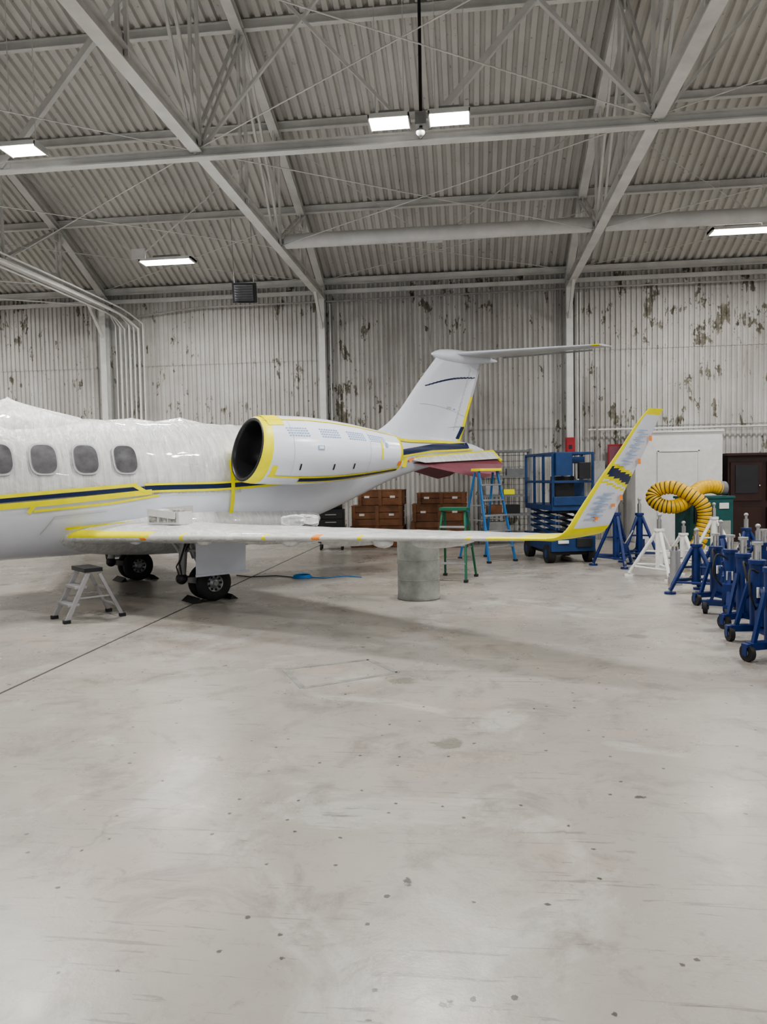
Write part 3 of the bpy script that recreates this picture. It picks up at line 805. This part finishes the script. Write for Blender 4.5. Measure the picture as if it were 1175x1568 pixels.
for z,k,x,sx,h in[(.25,'steel_grey',-.2,.4,.25),(.7,'blackmetal',.2,.3,.2),(1.15,'yellow',.1,.25,.12),(1.15,'steel_grey',-.3,.3,.22),(.7,'wood',-.25,.35,.2),(1.6,'rack',.25,.4,.16),(1.6,'wood',-.3,.3,.2)]:
    b.box((x,0,z+h/2+.03),(sx,.35,h),k)
b.obj('wire_mesh_shelf_rack',loc=W(2.9,17.7),rotz=TH*.5)
b=MB(); b.box((0,0,0),(.22,.16,.42),'red'); b.box((0,-.085,.0),(.17,.02,.34),'red'); b.box((0,-.1,-.02),(.08,.01,.10),'blackmetal')
b.obj('fire_extinguisher_cabinet',loc=(2.42,18.62,2.32),bevel=.004)
b=MB(); b.box((0,0,0),(.36,.05,.7),'red'); b.box((0,-.03,0),(.3,.01,.6),'maroon'); b.obj('warning_sign',loc=(3.55,18.9,2.0))
b=MB(); b.box((0,0,0),(.34,.14,.6),'steel_grey'); b.box((0,-.08,0),(.3,.02,.54),'steel_grey'); b.cyl((0,0,.3),(0,0,2.6),.022,'steel_grey',8)
b.obj('fuse_box',loc=(3.1,18.78,1.65))

# teal machine + yellow hose
b=MB()
b.box((0,0,.62),(.92,.6,.95),'teal'); b.box((0,0,1.12),(.98,.66,.05),'teal'); b.box((-.2,-.31,.8),(.34,.02,.4),'blackmetal'); b.box((.25,-.31,.45),(.3,.02,.4),'steel_grey')
b.box((.25,-.32,.95),(.2,.03,.12),'jwhite')
for sx in(-.36,.36):
    for sy in(-.22,.22): b.cyl((sx-.03,sy,.08),(sx+.03,sy,.08),.08,'dark',16); b.box((sx,sy,.16),(.06,.06,.06),'steel_grey')
b.obj('heater_cart',loc=W(6.55,15.1),rotz=TH+.1,bevel=.008)
cp=[(.50,0,1.30),(.30,-.05,1.34),(.05,-.12,1.30),(-.18,-.25,1.16),(-.40,-.40,1.02),(-.62,-.42,.96),(-.82,-.32,1.0),(-.92,-.2,1.14),(-.80,-.2,1.30),(-.56,-.35,1.34),(-.32,-.52,1.20),(-.12,-.62,1.02),(-.06,-.64,.78),(-.12,-.65,.5),(-.25,-.68,.2),(-.5,-.72,.15)]
hp=cat(cp,14); b=MB()
b.tube(hp,[.14 if i%4<3 else .118 for i in range(len(hp))],['hosey','hosey','hosey','hosed'],14)
b.cyl((.46,0,1.30),(.62,.02,1.30),.14,'rack',20)
b.obj('yellow_duct_hose',loc=W(6.3,14.95),rotz=TH)

# ------------------------------------------------------------------ jacks
def tripod(name,loc,rotz,h,rad,k):
    b=MB()
    b.cyl((0,0,.12),(0,0,h*.74),.06,k,18); b.cyl((0,0,h*.74),(0,0,h*.78),.08,k,18)
    b.cyl((0,0,h*.78),(0,0,h*.93),.035,'chrome',14); b.cyl((0,0,h*.93),(0,0,h),.02,'chrome',12); b.ell((0,0,h),.035,.035,.03,'steel_grey')
    for i in range(3):
        a=2*math.pi*i/3+.4; d=Vector((math.cos(a),math.sin(a),0))
        b.cyl(d*.05+Vector((0,0,h*.72)),d*rad+Vector((0,0,.05)),.03,k,10)
        b.cyl(Vector((0,0,.2)),d*rad*.78+Vector((0,0,.2)),.018,k,8)
        b.cyl(Vector((0,0,h*.42)),d*rad*.46+Vector((0,0,h*.42)),.016,k,8)
        b.cyl(d*rad+Vector((0,0,0)),d*rad+Vector((0,0,.03)),.075,k,16); b.cyl(d*rad+Vector((0,0,.0)),d*rad+Vector((0,0,.13)),.016,'steel_grey',8)
        a2=2*math.pi*(i+1)/3+.4; d2=Vector((math.cos(a2),math.sin(a2),0))
        b.cyl(d*rad*.85+Vector((0,0,.16)),d2*rad*.85+Vector((0,0,.16)),.016,k,8)
    b.box((.12,0,.32),(.14,.1,.16),k); b.cyl((.15,0,.38),(.34,.04,.62),.012,'steel_grey',8)
    b.tube([(.1,.03,.3),(.05,.12,.2),(0,.06,.16)],.01,'dark',6)
    b.obj(name,loc=loc,rotz=rotz)
def axle(name,loc,rotz,h,k):
    b=MB()
    b.box((0,0,.13),(.5,.09,.06),k); b.bar((0,0,.13),(0,-.36,.13),.09,.06,k)
    for x,y in((-.26,0),(.26,0),(0,-.38)):
        b.cyl((x-.022,y,.075),(x+.022,y,.075),.075,'dark',18); b.cyl((x-.026,y,.075),(x+.026,y,.075),.03,'steel_grey',12)
        b.box((x,y,.14),(.075,.07,.03),k)
        for q in(-.033,.033): b.box((x+q,y,.1),(.008,.05,.1),k)
    b.cyl((0,0,.1),(0,0,h*.78),.065,k,20); b.cyl((0,0,h*.78),(0,0,h*.82),.08,k,20); b.cyl((0,0,h*.82),(0,0,h*.97),.035,'chrome',16)
    b.cyl((0,0,h*.97),(0,0,h),.05,'steel_grey',16)
    for q in(-.2,.2): b.bar((q,0,.15),(q*.4,0,h*.6),.035,.035,k)
    b.bar((0,-.32,.15),(0,-.06,h*.55),.035,.035,k)
    b.box((.0,-.16,.28),(.13,.14,.2),k)
    b.tube([(.1,-.1,.3),(.14,-.2,.6),(.16,-.3,h*.85)],.013,'steel_grey',8); b.cyl((.1,-.31,h*.86),(.22,-.29,h*.86),.016,'dark',8)
    b.tube(cat([(-.06,-.1,.32),(-.16,-.2,.5),(-.13,-.12,.7),(-.02,-.06,h*.7)],6),.011,'dark',6)
    b.box((0,-.07,h*.5),(.07,.02,.10),'jwhite')
    b.obj(name,loc=loc,rotz=rotz)
tripod('blue_tripod_jack',W(4.10,13.0),.3,1.22,.40,'blue'); tripod('blue_tripod_jack',W(4.75,13.7),1.1,1.15,.38,'blue')
tripod('white_tripod_jack',W(4.3,11.5),.2,.98,.46,'jwhite'); tripod('white_tripod_jack',W(6.0,13.4),.9,1.05,.45,'jwhite')
tripod('white_tripod_jack',W(5.0,12.3),.5,.8,.36,'jwhite')
for X,D,r,h in[(4.22,9.95,.8,.86),(4.98,10.9,.1,.9),(5.75,11.7,1.4,.95),(5.05,9.95,.5,.9)]: tripod('blue_tripod_jack',W(X,D),r,h,.36,'blue')
for X,D,r,h in[(4.10,9.1,.3,.88),(4.72,9.15,1.2,.92),(3.95,8.4,-.4,.92),(4.58,8.4,.7,.96),(3.78,7.75,.5,.95),(4.40,7.7,-.2,.98),(3.60,7.1,.1,.96),(4.22,7.0,.9,1.0),(3.38,6.4,.4,.98),(5.35,9.0,.3,1.0)]:
    axle('blue_axle_jack',W(X,D),r,h,'blue')
b=MB()
b.box((0,0,.45),(.4,.45,.55),'mahog'); b.box((0,0,.74),(.44,.5,.03),'blackmetal')
for i in range(3): b.box((-.21,0,.28+i*.16),(.02,.4,.13),'red'); b.box((-.225,0,.28+i*.16),(.02,.2,.02),'chrome')
for sx in(-.15,.15):
    for sy in(-.17,.17): b.cyl((sx-.015,sy,.06),(sx+.015,sy,.06),.06,'dark',14); b.box((sx,sy,.14),(.04,.04,.08),'steel_grey')
b.obj('rolling_tool_cart',loc=W(4.05,6.25),rotz=TH,bevel=.005)
b=MB(); b.cyl((0,0,0),(0,0,.12),.1,'alu',18); b.cyl((0,0,.12),(0,0,.5),.075,'alu',18,.07); b.cyl((0,0,.5),(0,0,.56),.05,'chrome',14); b.cyl((-.1,0,.4),(.1,0,.4),.02,'steel_grey',8)
b.obj('hydraulic_pump_unit',loc=W(4.25,10.75))

# ------------------------------------------------------------------ world, camera
wd=bpy.data.worlds.new('world'); bpy.context.scene.world=wd; wd.use_nodes=True
bg=wd.node_tree.nodes['Background']; bg.inputs[0].default_value=(.86,.93,1,1); bg.inputs[1].default_value=.66
try: bpy.context.scene.view_settings.look='AgX - Medium High Contrast'
except Exception: pass
cam=bpy.data.cameras.new('camera'); co=bpy.data.objects.new('camera',cam); bpy.context.scene.collection.objects.link(co)
cam.sensor_fit='VERTICAL'; cam.sensor_height=36; cam.lens=26*1.0; cam.clip_end=200
pit=math.radians(2.73); a=math.radians(1.0)
f=Vector((-ST*math.cos(pit),CT*math.cos(pit),-math.sin(pit)))
r0=f.cross(Vector((0,0,1))).normalized(); u0=r0.cross(f)
r=r0*math.cos(a)-u0*math.sin(a); u=u0*math.cos(a)+r0*math.sin(a)
mm=Matrix((r,u,-f)).transposed().to_4x4(); mm.translation=Vector((0,0,1.65)); co.matrix_world=mm
bpy.context.scene.camera=co
